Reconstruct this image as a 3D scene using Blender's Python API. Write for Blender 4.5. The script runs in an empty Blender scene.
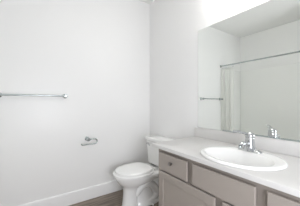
import bpy, bmesh, math, random
from mathutils import Vector, Matrix
random.seed(4)
PI = math.pi
SC = bpy.context.scene
COL = SC.collection

# ------------------------------------------------------------------ camera
CAM = (-1.533, -2.258, 1.19)
cd = bpy.data.cameras.new('camera')
cd.sensor_fit = 'HORIZONTAL'
cd.sensor_width = 36.0
cd.lens = 36.0 * 179.0 / 300.0
cd.shift_y = -0.0006
cd.clip_start = 0.02
cam = bpy.data.objects.new('camera', cd)
COL.objects.link(cam)
cam.location = CAM
cam.rotation_euler = (math.radians(90), 0, -math.radians(34.28))
SC.camera = cam

# ------------------------------------------------------------------ world, lamps, exposure
SC.view_settings.view_transform = 'Standard'
SC.view_settings.look = 'None'
SC.view_settings.gamma = 1.0
SC.view_settings.use_curve_mapping = False
SC.view_settings.exposure = 0.09
w = bpy.data.worlds.new('daylight')
w.use_nodes = True
w.node_tree.nodes['Background'].inputs[0].default_value = (0.95, 0.97, 1.0, 1)
w.node_tree.nodes['Background'].inputs[1].default_value = 0.60
SC.world = w
SC.cycles.max_bounces = 24
SC.cycles.diffuse_bounces = 16      # a white room lives on its interreflection


VANITY_GLOW = 13.0


def area(name, loc, rot, size, power, color):
    l = bpy.data.lights.new(name, 'AREA')
    l.shape = 'DISK'
    l.size = size
    l.energy = power
    l.color = color
    o = bpy.data.objects.new(name, l)
    COL.objects.link(o)
    o.location = loc
    o.rotation_euler = rot


area('low_fill', (-1.25, -2.88, 1.05), (math.radians(90), 0, math.radians(4)), 0.9, 23.0, (0.93, 0.945, 1.0))  # added cool fill lamp on the open side, brightens the lower room

# ------------------------------------------------------------------ helpers


def lin(r, g, b):
    f = lambda c: (c / 255 / 12.92) if c / 255 <= 0.04045 else ((c / 255 + 0.055) / 1.055) ** 2.4
    return (f(r), f(g), f(b), 1)


ORG = {}


def empty(name, loc, label, cat, group=None):
    o = bpy.data.objects.new(name, None)
    o.empty_display_size = 0.1
    COL.objects.link(o)
    o.location = loc
    ORG[o.name] = Vector(loc)
    o['label'] = label
    o['category'] = cat
    if group:
        o['group'] = group
    return o


def obj(name, bm, mat, parent=None, smooth=40, loc=None, label=None):
    """link one mesh; the bmesh is written in world coordinates"""
    org = ORG[parent.name] if parent else Vector(loc or (0, 0, 0))
    bmesh.ops.recalc_face_normals(bm, faces=bm.faces)
    bmesh.ops.translate(bm, vec=-org, verts=bm.verts)
    me = bpy.data.meshes.new(name)
    bm.to_mesh(me)
    bm.free()
    o = bpy.data.objects.new(name, me)
    COL.objects.link(o)
    if mat:
        me.materials.append(mat)
    if smooth:
        me.shade_smooth()
        me.set_sharp_from_angle(angle=math.radians(smooth))
    if parent:
        o.parent = parent
    else:
        o.location = org
    ORG[o.name] = org
    if label:
        o['label'] = label
    return o


def tag(o, label, cat, group=None):
    o['label'] = label
    o['category'] = cat
    if group:
        o['group'] = group
    return o


def struct(name, bm, mat, smooth=0, loc=None):
    o = obj(name, bm, mat, None, smooth, loc)
    o['kind'] = 'structure'
    return o


def box(bm, x0, x1, y0, y1, z0, z1, bev=0.0, seg=2):
    b = bmesh.new()
    bmesh.ops.create_cube(b, size=1)
    bmesh.ops.scale(b, vec=(abs(x1 - x0), abs(y1 - y0), abs(z1 - z0)), verts=b.verts)
    bmesh.ops.translate(b, vec=((x0 + x1) / 2, (y0 + y1) / 2, (z0 + z1) / 2), verts=b.verts)
    if bev:
        bmesh.ops.bevel(b, geom=b.edges[:], offset=bev, segments=seg, profile=0.5, affect='EDGES')
    merge(bm, b)
    return bm


def merge(bm, b):
    m = bpy.data.meshes.new('tmp')
    b.to_mesh(m)
    b.free()
    bm.from_mesh(m)
    bpy.data.meshes.remove(m)


def loft(bm, rings, cap0=True, cap1=True, closed=True):
    vs = [[bm.verts.new(p) for p in r] for r in rings]
    n = len(vs[0])
    for a, b in zip(vs, vs[1:]):
        for i in range(n if closed else n - 1):
            j = (i + 1) % n
            bm.faces.new((a[i], a[j], b[j], b[i]))
    if cap0:
        bm.faces.new(list(reversed(vs[0])))
    if cap1:
        bm.faces.new(vs[-1])
    return bm


def catmull(pts, n=8):
    P = [Vector(p) for p in pts]
    P = [P[0] * 2 - P[1]] + P + [P[-1] * 2 - P[-2]]
    out = []
    for k in range(1, len(P) - 2):
        a, b, c, d = P[k - 1:k + 3]
        for i in range(n):
            t = i / n
            out.append(0.5 * (2 * b + (c - a) * t + (2 * a - 5 * b + 4 * c - d) * t * t + (3 * b - a - 3 * c + d) * t ** 3))
    out.append(P[-2])
    return out


def tube(bm, pts, rad, seg=14, flat=None):
    """sweep of a circle (or ellipse: flat = vertical ratio) along points; rad is a number or a list"""
    pts = [Vector(p) for p in pts]
    n = len(pts)
    rings = []
    up = None
    for i, p in enumerate(pts):
        t = (pts[min(i + 1, n - 1)] - pts[max(i - 1, 0)]).normalized()
        if up is None:
            ref = Vector((0, 0, 1)) if abs(t.z) < 0.9 else Vector((0, 1, 0))
            up = (ref - t * ref.dot(t)).normalized()
        else:
            up = (up - t * up.dot(t)).normalized()
        side = t.cross(up)
        r = rad[i] if isinstance(rad, (list, tuple)) else rad
        fl = flat if flat else 1
        rings.append([p + side * (r * math.cos(a)) + up * (r * fl * math.sin(a)) for a in [2 * PI * k / seg for k in range(seg)]])
    return loft(bm, rings)


def disc(bm, c, axis, prof, seg=28):
    """lathe: prof = [(radius, distance along axis)]"""
    axis = Vector(axis).normalized()
    ref = Vector((0, 0, 1)) if abs(axis.z) < 0.9 else Vector((1, 0, 0))
    u = (ref - axis * ref.dot(axis)).normalized()
    v = axis.cross(u)
    c = Vector(c)
    rings = [[c + axis * d + (u * math.cos(a) + v * math.sin(a)) * max(r, 1e-4) for a in [2 * PI * k / seg for k in range(seg)]] for r, d in prof]
    return loft(bm, rings)


# ------------------------------------------------------------------ materials


def material(name, color, rough=0.5, metal=0.0, spec=0.5, coat=0.0):
    m = bpy.data.materials.new(name)
    m.use_nodes = True
    b = m.node_tree.nodes['Principled BSDF']
    b.inputs['Base Color'].default_value = color
    b.inputs['Roughness'].default_value = rough
    b.inputs['Metallic'].default_value = metal
    b.inputs['Specular IOR Level'].default_value = spec
    b.inputs['Coat Weight'].default_value = coat
    b.inputs['Coat Roughness'].default_value = 0.05
    return m


def N(m, kind, **kw):
    n = m.node_tree.nodes.new(kind)
    for k, v in kw.items():
        if k in n.inputs:
            n.inputs[k].default_value = v
        else:
            setattr(n, k, v)
    return n


def bump(m, scale, strength, dist=0.002, stretch=None, detail=2):
    L = m.node_tree.links
    tc = N(m, 'ShaderNodeTexCoord')
    nz = N(m, 'ShaderNodeTexNoise')
    nz.inputs['Scale'].default_value = scale
    nz.inputs['Detail'].default_value = detail
    if stretch:
        mp = N(m, 'ShaderNodeMapping')
        mp.inputs['Scale'].default_value = stretch
        L.new(tc.outputs['Object'], mp.inputs['Vector'])
        L.new(mp.outputs[0], nz.inputs['Vector'])
    else:
        L.new(tc.outputs['Object'], nz.inputs['Vector'])
    bp = N(m, 'ShaderNodeBump')
    bp.inputs['Strength'].default_value = strength
    bp.inputs['Distance'].default_value = dist
    L.new(nz.outputs['Fac'], bp.inputs['Height'])
    L.new(bp.outputs[0], m.node_tree.nodes['Principled BSDF'].inputs['Normal'])
    return m


WALL = bump(material('wall_paint', (0.86, 0.86, 0.855, 1), 0.34, spec=0.35), 160, 0.05, 0.001)
CEIL = bump(material('ceiling_paint', (0.88, 0.88, 0.87, 1), 0.9, spec=0.1), 120, 0.1, 0.001)
TRIM = material('trim_paint', (0.86, 0.86, 0.86, 1), 0.3)
PORC = material('porcelain', (0.89, 0.89, 0.88, 1), 0.12, spec=0.5)
SEATM = material('seat_plastic', (0.91, 0.91, 0.90, 1), 0.25)
CHROME = material('chrome', (0.60, 0.61, 0.62, 1), 0.08, 1.0)
NICKEL = material('brushed_chrome', (0.50, 0.55, 0.55, 1), 0.25, 1.0)
PEWTER = material('dark_pewter', (0.30, 0.29, 0.28, 1), 0.3, 1.0)
COUNTER = bump(material('white_laminate', (0.68, 0.672, 0.66, 1), 0.3), 60, 0.02, 0.001)
CAB = bump(material('grey_cabinet_paint', lin(166, 158, 151), 0.42), 30, 0.05, 0.001, (1, 1, 12))
CABIN = material('cabinet_frame_paint', lin(160, 152, 145), 0.5)
MIRR = material('mirror_silver', (0.92, 0.945, 0.92, 1), 0.0, 1.0)
MEDGE = material('mirror_edge', (0.35, 0.42, 0.40, 1), 0.2)
DARK = material('dark_drain', (0.03, 0.03, 0.03, 1), 0.5)
WHITEM = material('white_enamel_metal', (0.85, 0.85, 0.85, 1), 0.3)
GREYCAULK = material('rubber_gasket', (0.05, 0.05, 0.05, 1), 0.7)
DOORP = material('door_paint', (0.8, 0.8, 0.8, 1), 0.4)

# frosted glass of the vanity lamp
GLOW = bpy.data.materials.new('lit_frosted_glass')
GLOW.use_nodes = True
_b = GLOW.node_tree.nodes['Principled BSDF']
_b.inputs['Base Color'].default_value = (0.9, 0.9, 0.88, 1)
_b.inputs['Roughness'].default_value = 0.6
_b.inputs['Emission Color'].default_value = (1.0, 0.975, 0.94, 1)
_b.inputs['Emission Strength'].default_value = VANITY_GLOW

# shower curtain: thin white fabric, some light through it
CURT = material('white_curtain_fabric', (0.92, 0.92, 0.91, 1), 0.8, spec=0.1)
_nt = CURT.node_tree
_tr = N(CURT, 'ShaderNodeBsdfTranslucent')
_tr.inputs[0].default_value = (0.92, 0.93, 0.91, 1)
_mx = N(CURT, 'ShaderNodeMixShader')
_mx.inputs[0].default_value = 0.5
_nt.links.new(_nt.nodes['Principled BSDF'].outputs[0], _mx.inputs[1])
_nt.links.new(_tr.outputs[0], _mx.inputs[2])
_nt.links.new(_mx.outputs[0], _nt.nodes['Material Output'].inputs[0])


def tile_material():
    m = material('white_surround_tile', (0.90, 0.905, 0.89, 1), 0.16, spec=0.5)
    L = m.node_tree.links
    tc = N(m, 'ShaderNodeTexCoord')
    sx = N(m, 'ShaderNodeSeparateXYZ')
    ad = N(m, 'ShaderNodeMath', operation='ADD')
    cb = N(m, 'ShaderNodeCombineXYZ')
    L.new(tc.outputs['Object'], sx.inputs[0])
    L.new(sx.outputs[0], ad.inputs[0])
    L.new(sx.outputs[1], ad.inputs[1])
    L.new(ad.outputs[0], cb.inputs[0])
    L.new(sx.outputs[2], cb.inputs[1])
    br = N(m, 'ShaderNodeTexBrick')
    br.offset = 0.0
    br.inputs['Scale'].default_value = 1.0
    br.inputs['Brick Width'].default_value = 0.205
    br.inputs['Row Height'].default_value = 0.205
    br.inputs['Mortar Size'].default_value = 0.003
    br.inputs['Mortar Smooth'].default_value = 0.6
    L.new(cb.outputs[0], br.inputs['Vector'])
    bp = N(m, 'ShaderNodeBump')
    bp.invert = True
    bp.inputs['Strength'].default_value = 0.35
    bp.inputs['Distance'].default_value = 0.002
    L.new(br.outputs['Fac'], bp.inputs['Height'])
    L.new(bp.outputs[0], m.node_tree.nodes['Principled BSDF'].inputs['Normal'])
    return m


TILE = tile_material()


def floor_material():
    m = material('grey_brown_plank_floor', (0.2, 0.17, 0.15, 1), 0.42, spec=0.4)
    L = m.node_tree.links
    tc = N(m, 'ShaderNodeTexCoord')
    br = N(m, 'ShaderNodeTexBrick')
    br.offset = 0.37
    br.inputs['Color1'].default_value = lin(158, 147, 136)
    br.inputs['Color2'].default_value = lin(134, 123, 112)
    br.inputs['Mortar'].default_value = lin(70, 60, 54)
    br.inputs['Scale'].default_value = 1.0
    br.inputs['Brick Width'].default_value = 1.2
    br.inputs['Row Height'].default_value = 0.15
    br.inputs['Mortar Size'].default_value = 0.0015
    br.inputs['Mortar Smooth'].default_value = 0.2
    L.new(tc.outputs['Object'], br.inputs['Vector'])
    mp = N(m, 'ShaderNodeMapping')
    mp.inputs['Scale'].default_value = (2.0, 26.0, 1.0)
    L.new(tc.outputs['Object'], mp.inputs['Vector'])
    nz = N(m, 'ShaderNodeTexNoise')
    nz.inputs['Scale'].default_value = 1.6
    nz.inputs['Detail'].default_value = 7
    nz.inputs['Distortion'].default_value = 0.7
    L.new(mp.outputs[0], nz.inputs['Vector'])
    rp = N(m, 'ShaderNodeValToRGB')
    rp.color_ramp.elements[0].position = 0.32
    rp.color_ramp.elements[0].color = (0.50, 0.47, 0.45, 1)
    rp.color_ramp.elements[1].position = 0.68
    rp.color_ramp.elements[1].color = (1.15, 1.13, 1.1, 1)
    L.new(nz.outputs['Fac'], rp.inputs[0])
    mx = N(m, 'ShaderNodeMixRGB', blend_type='MULTIPLY')
    mx.inputs[0].default_value = 1.0
    L.new(br.outputs['Color'], mx.inputs[1])
    L.new(rp.outputs[0], mx.inputs[2])
    L.new(mx.outputs[0], m.node_tree.nodes['Principled BSDF'].inputs['Base Color'])
    return m


FLOOR = floor_material()

# ------------------------------------------------------------------ the room
XL, YF, ZC, T = -2.56, -2.9, 2.696, 0.10
TUBX, ALC = -1.830, -1.53          # tub front, far end of the tub alcove
struct('floor', box(bmesh.new(), XL - T, T, YF - T, T, -0.08, 0), FLOOR)
struct('ceiling', box(bmesh.new(), XL - T, T, YF - T, T, ZC, ZC + 0.08), CEIL)
struct('wall_back', box(bmesh.new(), XL - T, T, 0, T, 0, ZC), WALL)
struct('wall_right', box(bmesh.new(), 0, T, YF - T, 0, 0, ZC), WALL)
struct('wall_left', box(bmesh.new(), XL - T, XL, YF - T, 0, 0, ZC), WALL)
struct('wall_alcove', box(bmesh.new(), XL, TUBX + 0.01, ALC - 0.11, ALC, 0, ZC), WALL)

def baseboard(name, p0, p1, nrm, h=0.146, t=0.014):
    """moulded board: a square body with an eased top edge"""
    p0, p1, nrm = Vector(p0), Vector(p1), Vector(nrm)
    prof = [(0, 0), (t, 0), (t, h - 0.012), (t - 0.002, h - 0.004), (t - 0.006, h), (0, h)]
    bm = bmesh.new()
    loft(bm, [[p + nrm * d + Vector((0, 0, z)) for d, z in prof] for p in (p0, p1)])
    return struct(name, bm, TRIM, 40)


baseboard('baseboard_back', (TUBX, 0, 0), (0, 0, 0), (0, -1, 0))
baseboard('baseboard_right', (0, -0.014, 0), (0, -0.955, 0), (-1, 0, 0))
baseboard('baseboard_alcove', (XL, ALC - 0.11, 0), (TUBX, ALC - 0.11, 0), (0, -1, 0))

# ------------------------------------------------------------------ vanity cabinet
VY0, VY1 = -2.225, -0.944
FX = -0.551                          # face frame plane
CZ0, CZ1 = 0.790, 0.820              # countertop
van = empty('vanity_cabinet', (0, (VY0 + VY1) / 2, 0), 'grey painted vanity cabinet with shaker doors beneath the white countertop', 'cabinet')
b = bmesh.new()
g = 0.0005
# carcass: sides, bottom, back rail, toe board; face frame as its own part
box(b, FX + 0.028, -g, VY1 - 0.018, VY1, 0.0, CZ0 - g)
box(b, FX + 0.028, -g, VY0, VY0 + 0.018, 0.0, CZ0 - g)
box(b, FX + 0.028, -g, VY0 + 0.018, VY1 - 0.018, 0.10, 0.118)
box(b, -0.012, -g, VY0 + 0.018, VY1 - 0.018, 0.118, CZ0 - g)
obj('body', b, CAB, van, 30)
b = bmesh.new()
box(b, FX + 0.075, FX + 0.090, VY0 + 0.018, VY1 - 0.018, 0.0, 0.10)
obj('toe_kick', b, CABIN, van, 30)
b = bmesh.new()
D_Y = [(-1.322, -0.982), (-1.802, -1.375), (-2.198, -1.858)]
stiles = [(VY1 - 0.06, VY1), (-1.400, -1.300), (-1.885, -1.775), (VY0, VY0 + 0.06), (-1.64, -1.53)]
for k, (y0, y1) in enumerate(stiles):
    box(b, FX + 0.010, FX + 0.0275, y0, y1, 0.10, 0.60 if k == 4 else CZ0 - g)
for z0, z1 in ((0.730, CZ0 - g), (0.56, 0.65), (0.10, 0.14)):
    box(b, FX + 0.0106, FX + 0.0270, VY0 + 0.01, VY1 - 0.01, z0, z1)
obj('face_frame', b, CABIN, van, 30)


def slab(bm, y0, y1, z0, z1):
    """overlay drawer front with an eased, routed edge"""
    x0, x1 = FX - 0.019, FX + 0.0095
    e = 0.007
    rings = []
    for x, d in ((x1, 0.014), (x0 + 0.020, 0.014), (x0 + 0.016, 0.001), (x0 + 0.005, 0), (x0 + 0.002, 0.001), (x0, 0.003)):
        rings.append([(x, y0 + d, z0 + d), (x, y1 - d, z0 + d), (x, y1 - d, z1 - d), (x, y0 + d, z1 - d)])
    return loft(bm, rings)


def shaker(bm, y0, y1, z0, z1, fw=0.058, rec=0.008):
    x0, x1 = FX - 0.019, FX + 0.0095
    def r(x, d):
        return [(x, y0 + d, z0 + d), (x, y1 - d, z0 + d), (x, y1 - d, z1 - d), (x, y0 + d, z1 - d)]
    return loft(bm, [r(x1, 0.014), r(x0 + 0.020, 0.014), r(x0 + 0.016, 0.001), r(x0 + 0.005, 0), r(x0 + 0.002, 0.001), r(x0, 0.003), r(x0, fw), r(x0 + 0.002, fw + 0.002), r(x0 + rec, fw + 0.004)])


def knob(parent, y, z):
    bm = bmesh.new()
    x = FX - 0.0192
    disc(bm, (x, y, z), (-1, 0, 0), [(0.010, 0), (0.010, 0.002), (0.0055, 0.004), (0.005, 0.014)], 16)
    box(bm, x - 0.026, x - 0.013, y - 0.013, y + 0.013, z - 0.013, z + 0.013, 0.0035)
    return obj('knob', bm, PEWTER, parent, 40, label='small square metal knob')


DZ0, DZ1 = 0.607, 0.757
for k, (y0, y1) in enumerate(D_Y):
    f = obj('false_front' if k == 1 else 'drawer', slab(bmesh.new(), y0, y1, DZ0, DZ1), CAB, van, 25)
    if k != 1:
        knob(f, (y0 + y1) / 2, (DZ0 + DZ1) / 2 + 0.013)
for k, (y0, y1) in enumerate(((-1.560, -0.982), (-2.198, -1.613))):
    f = obj('door', shaker(bmesh.new(), y0, y1, 0.115, 0.594), CAB, van, 25)
    knob(f, (y0 + 0.03) if k == 0 else (y1 - 0.03), 0.47)

# ------------------------------------------------------------------ countertop with a hole for the sink
CY0, CY1, CXF = -2.275, -0.905, -0.590
SX, SY, SA, SB = -0.345, -1.590, 0.232, 0.270     # sink centre and half axes (x, y)
ct = empty('countertop', (0, (CY0 + CY1) / 2, CZ0), 'white laminate countertop with a low backsplash along the wall', 'countertop')


def counter_mesh():
    bm = bmesh.new()
    hx, hy = SA - 0.018, SB - 0.018
    x1 = -0.0005
    cor = [math.atan2(y - SY, x - SX) for x in (CXF, x1) for y in (CY0, CY1)]
    angs = sorted([2 * PI * k / 72 - PI for k in range(72)] + cor)
    inn, out = [], []
    for a in angs:
        c, s = math.cos(a), math.sin(a)
        k = 1 / math.sqrt((c / hx) ** 2 + (s / hy) ** 2)
        inn.append((SX + k * c, SY + k * s))
        tx = ((x1 - SX) / c) if c > 1e-9 else ((CXF - SX) / c if c < -1e-9 else 1e9)
        ty = ((CY1 - SY) / s) if s > 1e-9 else ((CY0 - SY) / s if s < -1e-9 else 1e9)
        t = min(tx, ty)
        out.append((SX + t * c, SY + t * s))
    r = 0.006

    def off(p, d):
        return (max(p[0], CXF + d) if p[0] < CXF + d else p[0], min(max(p[1], CY0 + d), CY1 - d))
    rings = [[(x, y, CZ0) for x, y in inn], [(x, y, CZ1) for x, y in inn]]
    for d, z in ((r, CZ1), (r * 0.3, CZ1 - r * 0.3), (0, CZ1 - r), (0, CZ0 + 0.002), (0.002, CZ0)):
        rings.append([(*off(p, d), z) for p in out])
    rings.append(rings[0])
    vs = [[bm.verts.new(p) for p in q] for q in rings[:-1]]
    vs.append(vs[0])
    n = len(angs)
    for a, c in zip(vs, vs[1:]):
        for i in range(n):
            j = (i + 1) % n
            bm.faces.new((a[i], a[j], c[j], c[i]))
    return bm


obj('slab', counter_mesh(), COUNTER, ct, 35)
b = box(bmesh.new(), -0.020, -0.0008, CY0, CY1 + 0.0, CZ1 + 0.0005, 0.921, 0.004)
obj('backsplash', b, COUNTER, ct, 40)

# ------------------------------------------------------------------ drop-in sink
sink = empty('sink', (SX, SY, CZ1), 'white oval drop-in sink set into the countertop below the faucet', 'sink')


def oval(ax, ay, z, dx=0.0, n=72):
    return [(SX + dx + ax * math.cos(t), SY + ay * math.sin(t), z) for t in [2 * PI * k / n for k in range(n)]]


b = bmesh.new()
Z = CZ1
# (half x, half y, z, shift of centre towards the front)
prof = [(SA - 0.022, SB - 0.022, Z - 0.004, 0), (SA - 0.004, SB - 0.004, Z + 0.0006, 0), (SA, SB, Z + 0.004, 0), (SA - 0.001, SB - 0.001, Z + 0.010, 0), (SA - 0.006, SB - 0.006, Z + 0.015, 0),
        (SA - 0.016, SB - 0.016, Z + 0.0165, 0), (0.163, 0.224, Z + 0.0160, -0.034), (0.157, 0.218, Z + 0.013, -0.035),
        (0.150, 0.210, Z - 0.005, -0.035), (0.140, 0.196, Z - 0.040, -0.034), (0.122, 0.170, Z - 0.080, -0.032), (0.095, 0.128, Z - 0.110, -0.03),
        (0.055, 0.068, Z - 0.124, -0.03), (0.024, 0.024, Z - 0.128, -0.03)]
inner = [oval(*p[:3], p[3]) for p in prof]
outer = [oval(0.034, 0.034, Z - 0.140, -0.03), oval(0.065, 0.078, Z - 0.136, -0.03), oval(0.105, 0.138, Z - 0.122, -0.03), oval(0.135, 0.183, Z - 0.088, -0.032), oval(0.152, 0.208, Z - 0.045, -0.032), oval(0.166, 0.226, Z - 0.006, -0.030)]
loft(b, inner + outer + [inner[0]], False, False)
bmesh.ops.remove_doubles(b, verts=b.verts, dist=1e-5)
obj('basin', b, PORC, sink, 50)
b = disc(bmesh.new(), (SX - 0.03, SY, Z - 0.136), (0, 0, 1), [(0.010, 0), (0.0225, 0.004), (0.0225, 0.0085), (0.018, 0.010), (0.016, 0.008), (0.015, 0.012), (0.004, 0.014)], 24)
obj('drain', b, CHROME, sink, 40, label='chrome drain with pop-up stopper')

# ------------------------------------------------------------------ faucet
FXP, FYP, FZ = -0.190, -1.586, CZ1 + 0.0165
fau = empty('faucet', (FXP, FYP, FZ), 'chrome single lever faucet on the rear rim of the oval sink', 'faucet')
b = bmesh.new()


def stadium(lx, ly, z, n=40):
    out = []
    for k in range(n):
        t = 2 * PI * k / n
        c, s = math.cos(t), math.sin(t)
        out.append((FXP + lx * c, FYP + (ly - lx) * (1 if s > 0 else -1) * min(1, abs(s) * 3) + lx * s, z))
    return out


loft(b, [stadium(0.029, 0.083, FZ + 0.0003), stadium(0.030, 0.084, FZ + 0.004), stadium(0.028, 0.081, FZ + 0.010), stadium(0.020, 0.062, FZ + 0.017)])
obj('base_plate', b, CHROME, fau, 40)
b = bmesh.new()
disc(b, (FXP, FYP, FZ + 0.012), (0, 0, 1), [(0.046, 0), (0.042, 0.008), (0.036, 0.026), (0.032, 0.050), (0.031, 0.070), (0.0315, 0.082), (0.030, 0.088)], 30)
obj('body', b, CHROME, fau, 40)
b = bmesh.new()
tube(b, catmull([(FXP - 0.008, FYP, FZ + 0.040), (FXP - 0.045, FYP, FZ + 0.058), (FXP - 0.085, FYP, FZ + 0.068), (FXP - 0.112, FYP, FZ + 0.066), (FXP - 0.126, FYP, FZ + 0.054)], 6), [0.021 - 0.0003 * k for k in range(25)], 18, 0.8)
obj('spout', b, CHROME, fau, 40)
b = bmesh.new()
disc(b, (FXP - 0.127, FYP, FZ + 0.054), (-0.35, 0, -1), [(0.011, 0), (0.011, 0.010), (0.008, 0.011)], 18)
obj('aerator', b, NICKEL, fau, 40)
b = bmesh.new()
disc(b, (FXP, FYP, FZ + 0.101), (0, 0, 1), [(0.030, 0), (0.033, 0.006), (0.032, 0.022), (0.024, 0.032), (0.012, 0.038), (0.002, 0.039)], 30)
LX, LY = -0.81, 0.59             # the lever is swung towards the back wall
pts = catmull([(FXP + LX * d, FYP + LY * d, FZ + h) for d, h in ((-0.010, 0.119), (0.035, 0.131), (0.075, 0.140), (0.114, 0.147))], 6)
tube(b, pts, [0.021 - 0.007 * (k / (len(pts) - 1)) for k in range(len(pts))], 16, 0.6)
obj('lever_handle', b, CHROME, fau, 40)

# ------------------------------------------------------------------ mirror
MY0, MY1, MZ0, MZ1 = -2.24, -0.942, 0.9245, 1.976
mir = empty('wall_mirror', (0, (MY0 + MY1) / 2, MZ0), 'large frameless wall mirror above the vanity backsplash', 'mirror')


def pane(x, d, r=0.012, n=5):
    out = []
    for (cy, cz, a0) in ((MY1 - r, MZ1 - r, 0), (MY0 + r, MZ1 - r, 90), (MY0 + r, MZ0 + r, 180), (MY1 - r, MZ0 + r, 270)):
        for k in range(n + 1):
            a = math.radians(a0 + 90 * k / n)
            out.append((x, cy + (r - d) * math.cos(a), cz + (r - d) * math.sin(a)))
    return out


obj('glass', loft(bmesh.new(), [pane(-0.0006, 0.0), pane(-0.0050, 0.0), pane(-0.0062, 0.0015)]), MIRR, mir, 20)
b = box(bmesh.new(), -0.0095, -0.0068, MY0 + 0.01, MY1 - 0.30, MZ0 - 0.0015, MZ0 + 0.009, 0.0008)
obj('channel', b, NICKEL, mir, 30, label='thin metal channel under the mirror')

# ------------------------------------------------------------------ vanity light above the mirror
LY0, LY1, LZ0 = -1.97, -1.225, 2.125
vl = empty('vanity_light', (0, (LY0 + LY1) / 2, 2.2), 'lit frosted glass bar light on the wall above the mirror', 'light fixture')
b = box(bmesh.new(), -0.030, -0.001, LY0 + 0.10, LY1 - 0.10, 2.19, 2.30, 0.006)
obj('back_plate', b, NICKEL, vl, 40)
b = bmesh.new()
rr = []
for y, k in ((LY0, 0.93), (LY0 + 0.006, 1.0), (LY1 - 0.006, 1.0), (LY1, 0.93)):
    rg = []
    for t in range(28):
        a = 2 * PI * t / 28
        c, s = math.cos(a), math.sin(a)
        rg.append((-0.130 + 0.05 * k * (abs(c) ** 0.55) * (1 if c > 0 else -1), y, 2.235 + 0.055 * k * (abs(s) ** 0.55) * (1 if s > 0 else -1)))
    rr.append(rg)
loft(b, rr)
obj('glass_shade', b, GLOW, vl, 40)
for y in (LY0 + 0.2, LY1 - 0.2):
    b = box(bmesh.new(), -0.085, -0.028, y - 0.02, y + 0.02, 2.22, 2.25, 0.002)
    obj('bracket', b, NICKEL, vl, 40)

# ------------------------------------------------------------------ toilet
TY = -0.436
toi = empty('toilet', (-0.37, TY, 0), 'white two piece toilet with closed lid between the vanity and back wall', 'toilet')


def P(u, v, z):
    return (-u, TY + v, z)


def egg(u0, u1, hw, z, n=56, split=0.56, ex=2.2, ey=2.2):
    """outline from back u0 to front u1; widest at split of its length"""
    uc = u0 + (u1 - u0) * (1 - split)
    out = []
    for k in range(n):
        t = 2 * PI * k / n
        c, s = math.cos(t), math.sin(t)
        r = (u1 - uc) if c > 0 else (uc - u0)
        e = 2.0 if c > 0 else ex
        out.append(P(uc + r * abs(c) ** (2 / e) * (1 if c > 0 else -1), hw * abs(s) ** (2 / ey) * (1 if s > 0 else -1), z))
    return out


b = bmesh.new()
# bowl and front column
loft(b, [egg(0.480, 0.665, 0.094, 0.0, ex=3), egg(0.480, 0.665, 0.094, 0.012, ex=3), egg(0.485, 0.658, 0.087, 0.035, ex=3), egg(0.490, 0.650, 0.081, 0.10, ex=3), egg(0.490, 0.645, 0.079, 0.17), egg(0.485, 0.645, 0.080, 0.215),
         egg(0.455, 0.650, 0.089, 0.243), egg(0.39, 0.672, 0.118, 0.268), egg(0.27, 0.702, 0.148, 0.295), egg(0.14, 0.725, 0.169, 0.325, ex=2.8), egg(0.06, 0.742, 0.182, 0.350, ex=3.2), egg(0.045, 0.749, 0.187, 0.368, ex=3.4), egg(0.045, 0.749, 0.187, 0.377, ex=3.4), egg(0.055, 0.738, 0.176, 0.384, ex=3.4)])
# foot and the web behind the column
loft(b, [egg(0.165, 0.56, 0.108, 0.0, ex=3), egg(0.165, 0.56, 0.108, 0.014, ex=3), egg(0.172, 0.55, 0.100, 0.034, ex=3), egg(0.19, 0.54, 0.084, 0.060, ex=3), egg(0.225, 0.53, 0.074, 0.11), egg(0.27, 0.53, 0.066, 0.17), egg(0.27, 0.53, 0.055, 0.29)])
for s in (-1, 1):      # sculpted trapway on each side of the pedestal
    tp = catmull([P(0.52, s * 0.046, 0.14), P(0.445, s * 0.060, 0.225), P(0.355, s * 0.062, 0.240), P(0.280, s * 0.060, 0.185), P(0.240, s * 0.058, 0.115), P(0.27, s * 0.060, 0.062), P(0.36, s * 0.062, 0.040)], 6)
    tube(b, tp, [0.032 + 0.014 * math.sin(PI * k / (len(tp) - 1)) for k in range(len(tp))], 16)
obj('bowl', b, PORC, toi, 60)
for s in (-1, 1):
    b = disc(bmesh.new(), P(0.33, s * 0.119, 0.0), (0, 0, 1), [(0.013, 0.0006), (0.013, 0.010), (0.009, 0.018), (0.002, 0.020)], 16)
    obj('bolt_cap', b, SEATM, toi, 50)
b = bmesh.new()
loft(b, [egg(0.310, 0.740, 0.176, 0.3855, ex=3), egg(0.310, 0.740, 0.176, 0.3885, ex=3), egg(0.291, 0.760, 0.194, 0.392, ex=3), egg(0.290, 0.761, 0.195, 0.401, ex=3), egg(0.296, 0.755, 0.189, 0.406, ex=3),
         egg(0.345, 0.675, 0.115, 0.406, ex=3), egg(0.350, 0.670, 0.110, 0.400, ex=3), egg(0.345, 0.675, 0.115, 0.3855, ex=3)], False, False)
bmesh.ops.bridge_loops(b, edges=[e for e in b.edges if e.is_boundary])
obj('seat', b, SEATM, toi, 50)
b = bmesh.new()
loft(b, [egg(0.325, 0.715, 0.150, 0.4062, ex=3), egg(0.325, 0.715, 0.150, 0.4150, ex=3), egg(0.301, 0.738, 0.176, 0.4165, ex=3), egg(0.300, 0.739, 0.177, 0.4250, ex=3), egg(0.305, 0.734, 0.172, 0.4320, ex=3), egg(0.335, 0.70, 0.145, 0.4345, ex=3), egg(0.40, 0.62, 0.07, 0.4360, ex=3)])
obj('lid', b, SEATM, toi, 50)
for s in (-1, 1):
    b = bmesh.new()
    tube(b, [P(0.280, s * 0.045, 0.403), P(0.280, s * 0.105, 0.403)], 0.011, 14)
    box(b, -0.290, -0.268, TY + s * 0.075 - 0.020, TY + s * 0.075 + 0.020, 0.3845, 0.402, 0.003)
    obj('hinge', b, SEATM, toi, 40)


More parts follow.
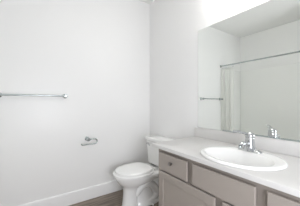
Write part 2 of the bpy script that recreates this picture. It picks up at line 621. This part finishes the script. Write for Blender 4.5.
def rrect(u0, u1, hw, z, r, n=6):
    out = []
    for (cu, cv, a0) in ((u1 - r, hw - r, 0), (u0 + r, hw - r, 90), (u0 + r, -hw + r, 180), (u1 - r, -hw + r, 270)):
        for k in range(n + 1):
            a = math.radians(a0 + 90 * k / n)
            out.append(P(cu + r * math.cos(a), cv + r * math.sin(a), z))
    return out


b = bmesh.new()
loft(b, [rrect(0.05, 0.188, 0.165, 0.398, 0.03), rrect(0.035, 0.203, 0.180, 0.402, 0.034), rrect(0.028, 0.209, 0.186, 0.425, 0.034), rrect(0.022, 0.218, 0.198, 0.60, 0.034), rrect(0.020, 0.224, 0.205, 0.698, 0.034)])
obj('tank', b, PORC, toi, 40)
b = bmesh.new()
loft(b, [rrect(0.016, 0.232, 0.211, 0.6985, 0.034), rrect(0.012, 0.238, 0.217, 0.703, 0.036), rrect(0.012, 0.238, 0.217, 0.727, 0.036), rrect(0.016, 0.234, 0.213, 0.735, 0.034), rrect(0.026, 0.224, 0.203, 0.739, 0.03)])
obj('tank_lid', b, PORC, toi, 40)
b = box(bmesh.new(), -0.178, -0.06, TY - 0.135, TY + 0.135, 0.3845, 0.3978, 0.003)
obj('gasket', b, GREYCAULK, toi, 30)
b = bmesh.new()
disc(b, P(0.2215, 0.150, 0.655), (-1, 0, 0), [(0.016, 0), (0.016, 0.006), (0.009, 0.009), (0.008, 0.018)], 18)
tube(b, catmull([P(0.238, 0.157, 0.656), P(0.240, 0.122, 0.653), P(0.241, 0.080, 0.645)], 6), 0.007, 12, 0.8)
obj('flush_lever', b, CHROME, toi, 40)

# ------------------------------------------------------------------ towel bar
BZ, BD = 1.267, 0.058
BR, BL = -1.181, -1.766
tb = empty('towel_bar', ((BR + BL) / 2, 0, BZ), 'straight chrome towel bar mounted on the back wall', 'towel bar')
b = tube(bmesh.new(), [(BL + 0.004, -BD, BZ), (BR - 0.004, -BD, BZ)], 0.0095, 16)
obj('bar', b, NICKEL, tb, 40)
for x in (BL, BR):
    b = bmesh.new()
    disc(b, (x, 0, BZ), (0, -1, 0), [(0.026, 0.0006), (0.026, 0.006), (0.022, 0.010), (0.013, 0.013), (0.012, 0.040), (0.017, 0.043), (0.0185, 0.070), (0.015, 0.074)], 24)
    obj('post', b, NICKEL, tb, 40)

# ------------------------------------------------------------------ paper holder
PX, PZ = -0.933, 0.751
ph = empty('toilet_paper_holder', (PX, 0, PZ), 'empty chrome toilet paper holder with an open hook arm on the back wall', 'paper holder')
b = disc(bmesh.new(), (PX, 0, PZ), (0, -1, 0), [(0.026, 0.0006), (0.026, 0.007), (0.022, 0.011), (0.015, 0.013), (0.015, 0.055), (0.022, 0.054), (0.022, 0.082), (0.018, 0.086)], 24)
obj('post', b, NICKEL, ph, 40)
yy = -0.070
b = bmesh.new()
tube(b, catmull([(PX + 0.010, yy, PZ), (PX + 0.070, yy, PZ), (PX + 0.092, yy, PZ - 0.008), (PX + 0.103, yy, PZ - 0.028), (PX + 0.094, yy, PZ - 0.050), (PX + 0.072, yy, PZ - 0.060), (PX + 0.0, yy, PZ - 0.060), (PX - 0.060, yy, PZ - 0.060), (PX - 0.076, yy, PZ - 0.056), (PX - 0.082, yy, PZ - 0.043)], 6), 0.0075, 12)
obj('arm', b, NICKEL, ph, 40)

# ------------------------------------------------------------------ tub, surround, rod and curtain (seen in the mirror)
tub = empty('bathtub', ((XL + TUBX) / 2, ALC / 2, 0), 'white alcove bathtub along the left wall behind the shower curtain', 'bathtub')
TH = 0.50


def rr4(x0, x1, y0, y1, r, z, n=6):
    out = []
    for (cx, cy, a0) in ((x1 - r, y1 - r, 0), (x0 + r, y1 - r, 90), (x0 + r, y0 + r, 180), (x1 - r, y0 + r, 270)):
        for k in range(n + 1):
            a = math.radians(a0 + 90 * k / n)
            out.append((cx + r * math.cos(a), cy + r * math.sin(a), z))
    return out


e = 0.001
b = bmesh.new()
X0, X1, Y0, Y1 = XL + e, TUBX, ALC + e, -e
loft(b, [rr4(X0, X1 - 0.01, Y0, Y1, 0.004, 0.0), rr4(X0, X1 - 0.01, Y0, Y1, 0.004, TH - 0.05), rr4(X0, X1, Y0, Y1, 0.004, TH - 0.04), rr4(X0, X1, Y0, Y1, 0.004, TH - 0.008), rr4(X0, X1 - 0.006, Y0, Y1, 0.004, TH),
         rr4(X0 + 0.06, X1 - 0.085, Y0 + 0.09, Y1 - 0.09, 0.10, TH), rr4(X0 + 0.07, X1 - 0.095, Y0 + 0.10, Y1 - 0.10, 0.10, TH - 0.012), rr4(X0 + 0.10, X1 - 0.12, Y0 + 0.14, Y1 - 0.16, 0.10, 0.20), rr4(X0 + 0.15, X1 - 0.17, Y0 + 0.20, Y1 - 0.22, 0.10, 0.13)])
obj('shell', b, PORC, tub, 40)
sur = empty('shower_surround', ((XL + TUBX) / 2, ALC / 2, TH), 'glossy white tiled shower surround on the alcove walls above the tub', 'shower surround')
ST = 1.915
b = box(bmesh.new(), XL + e, XL + 0.022, ALC + e, -e, TH + e, ST, 0.004)
obj('long_panel', b, TILE, sur, 30)
for y0, y1 in ((-0.020, -e), (ALC + e, ALC + 0.020)):
    b = box(bmesh.new(), XL + 0.0225, TUBX - 0.02, y0, y1, TH + e, ST, 0.004)
    obj('end_panel', b, TILE, sur, 30)

RX, RZ, RR = -1.805, 1.950, 0.0125
rod = empty('shower_rod', (RX, ALC / 2, RZ), 'straight chrome shower curtain rod across the tub alcove', 'curtain rod')
obj('rod', tube(bmesh.new(), [(RX, -0.012, RZ), (RX, ALC + 0.012, RZ)], RR, 16), NICKEL, rod, 40)
for y, s in ((-0.0006, -1), (ALC + 0.0006, 1)):
    b = disc(bmesh.new(), (RX, y, RZ), (0, s, 0), [(0.028, 0), (0.028, 0.004), (0.020, 0.014), (0.016, 0.020)], 24)
    obj('flange', b, NICKEL, rod, 40)

# curtain gathered at the back wall end of the rod
CT, CB = RZ - 0.055, 0.24
b = bmesh.new()
n, rows = 120, 26
Ya, Yb, FOLDS = -0.024, -0.290, 6
grid = []
for j in range(rows + 1):
    t = j / rows
    z = CT + (CB - CT) * t
    amp = 0.008 + 0.008 * min(1, t * 3)
    row = []
    for i in range(n + 1):
        q = i / n
        y = Ya + (Yb - Ya) * q + 0.006 * math.sin(q * 23 + t * 2)
        x = RX + 0.002 + amp * math.sin(2 * PI * FOLDS * q) * (0.75 + 0.25 * math.sin(q * 9)) + 0.003 * math.sin(3 * t + q * 7)
        row.append(b.verts.new((x, y, z)))
    grid.append(row)
for j in range(rows):
    for i in range(n):
        b.faces.new((grid[j][i], grid[j][i + 1], grid[j + 1][i + 1], grid[j + 1][i]))
cur = obj('shower_curtain', b, CURT, None, 0, (RX, (Ya + Yb) / 2, CT))
cur.data.shade_smooth()
md = cur.modifiers.new('thickness', 'SOLIDIFY')
md.thickness = 0.0015
tag(cur, 'white fabric shower curtain gathered at the back wall end of the rod', 'shower curtain')
hook0 = None
for k in range(FOLDS):
    y = Ya + (Yb - Ya) * (k + 0.5) / FOLDS
    if hook0 is None:
        b = bmesh.new()
        pts = []
        for i in range(21):
            a = 2 * PI * i / 20
            pts.append((RX + 0.019 * math.sin(a), y, RZ - 0.020 + 0.036 * math.cos(a)))
        tube(b, pts, 0.0022, 8)
        hook0 = obj('curtain_ring', b, NICKEL, None, 40, (RX, y, RZ))
        h = hook0
    else:
        h = hook0.copy()
        COL.objects.link(h)
        h.location = (RX, y, RZ)
    tag(h, 'small chrome curtain ring over the rod holding the white shower curtain', 'curtain ring', 'rings of the shower curtain')
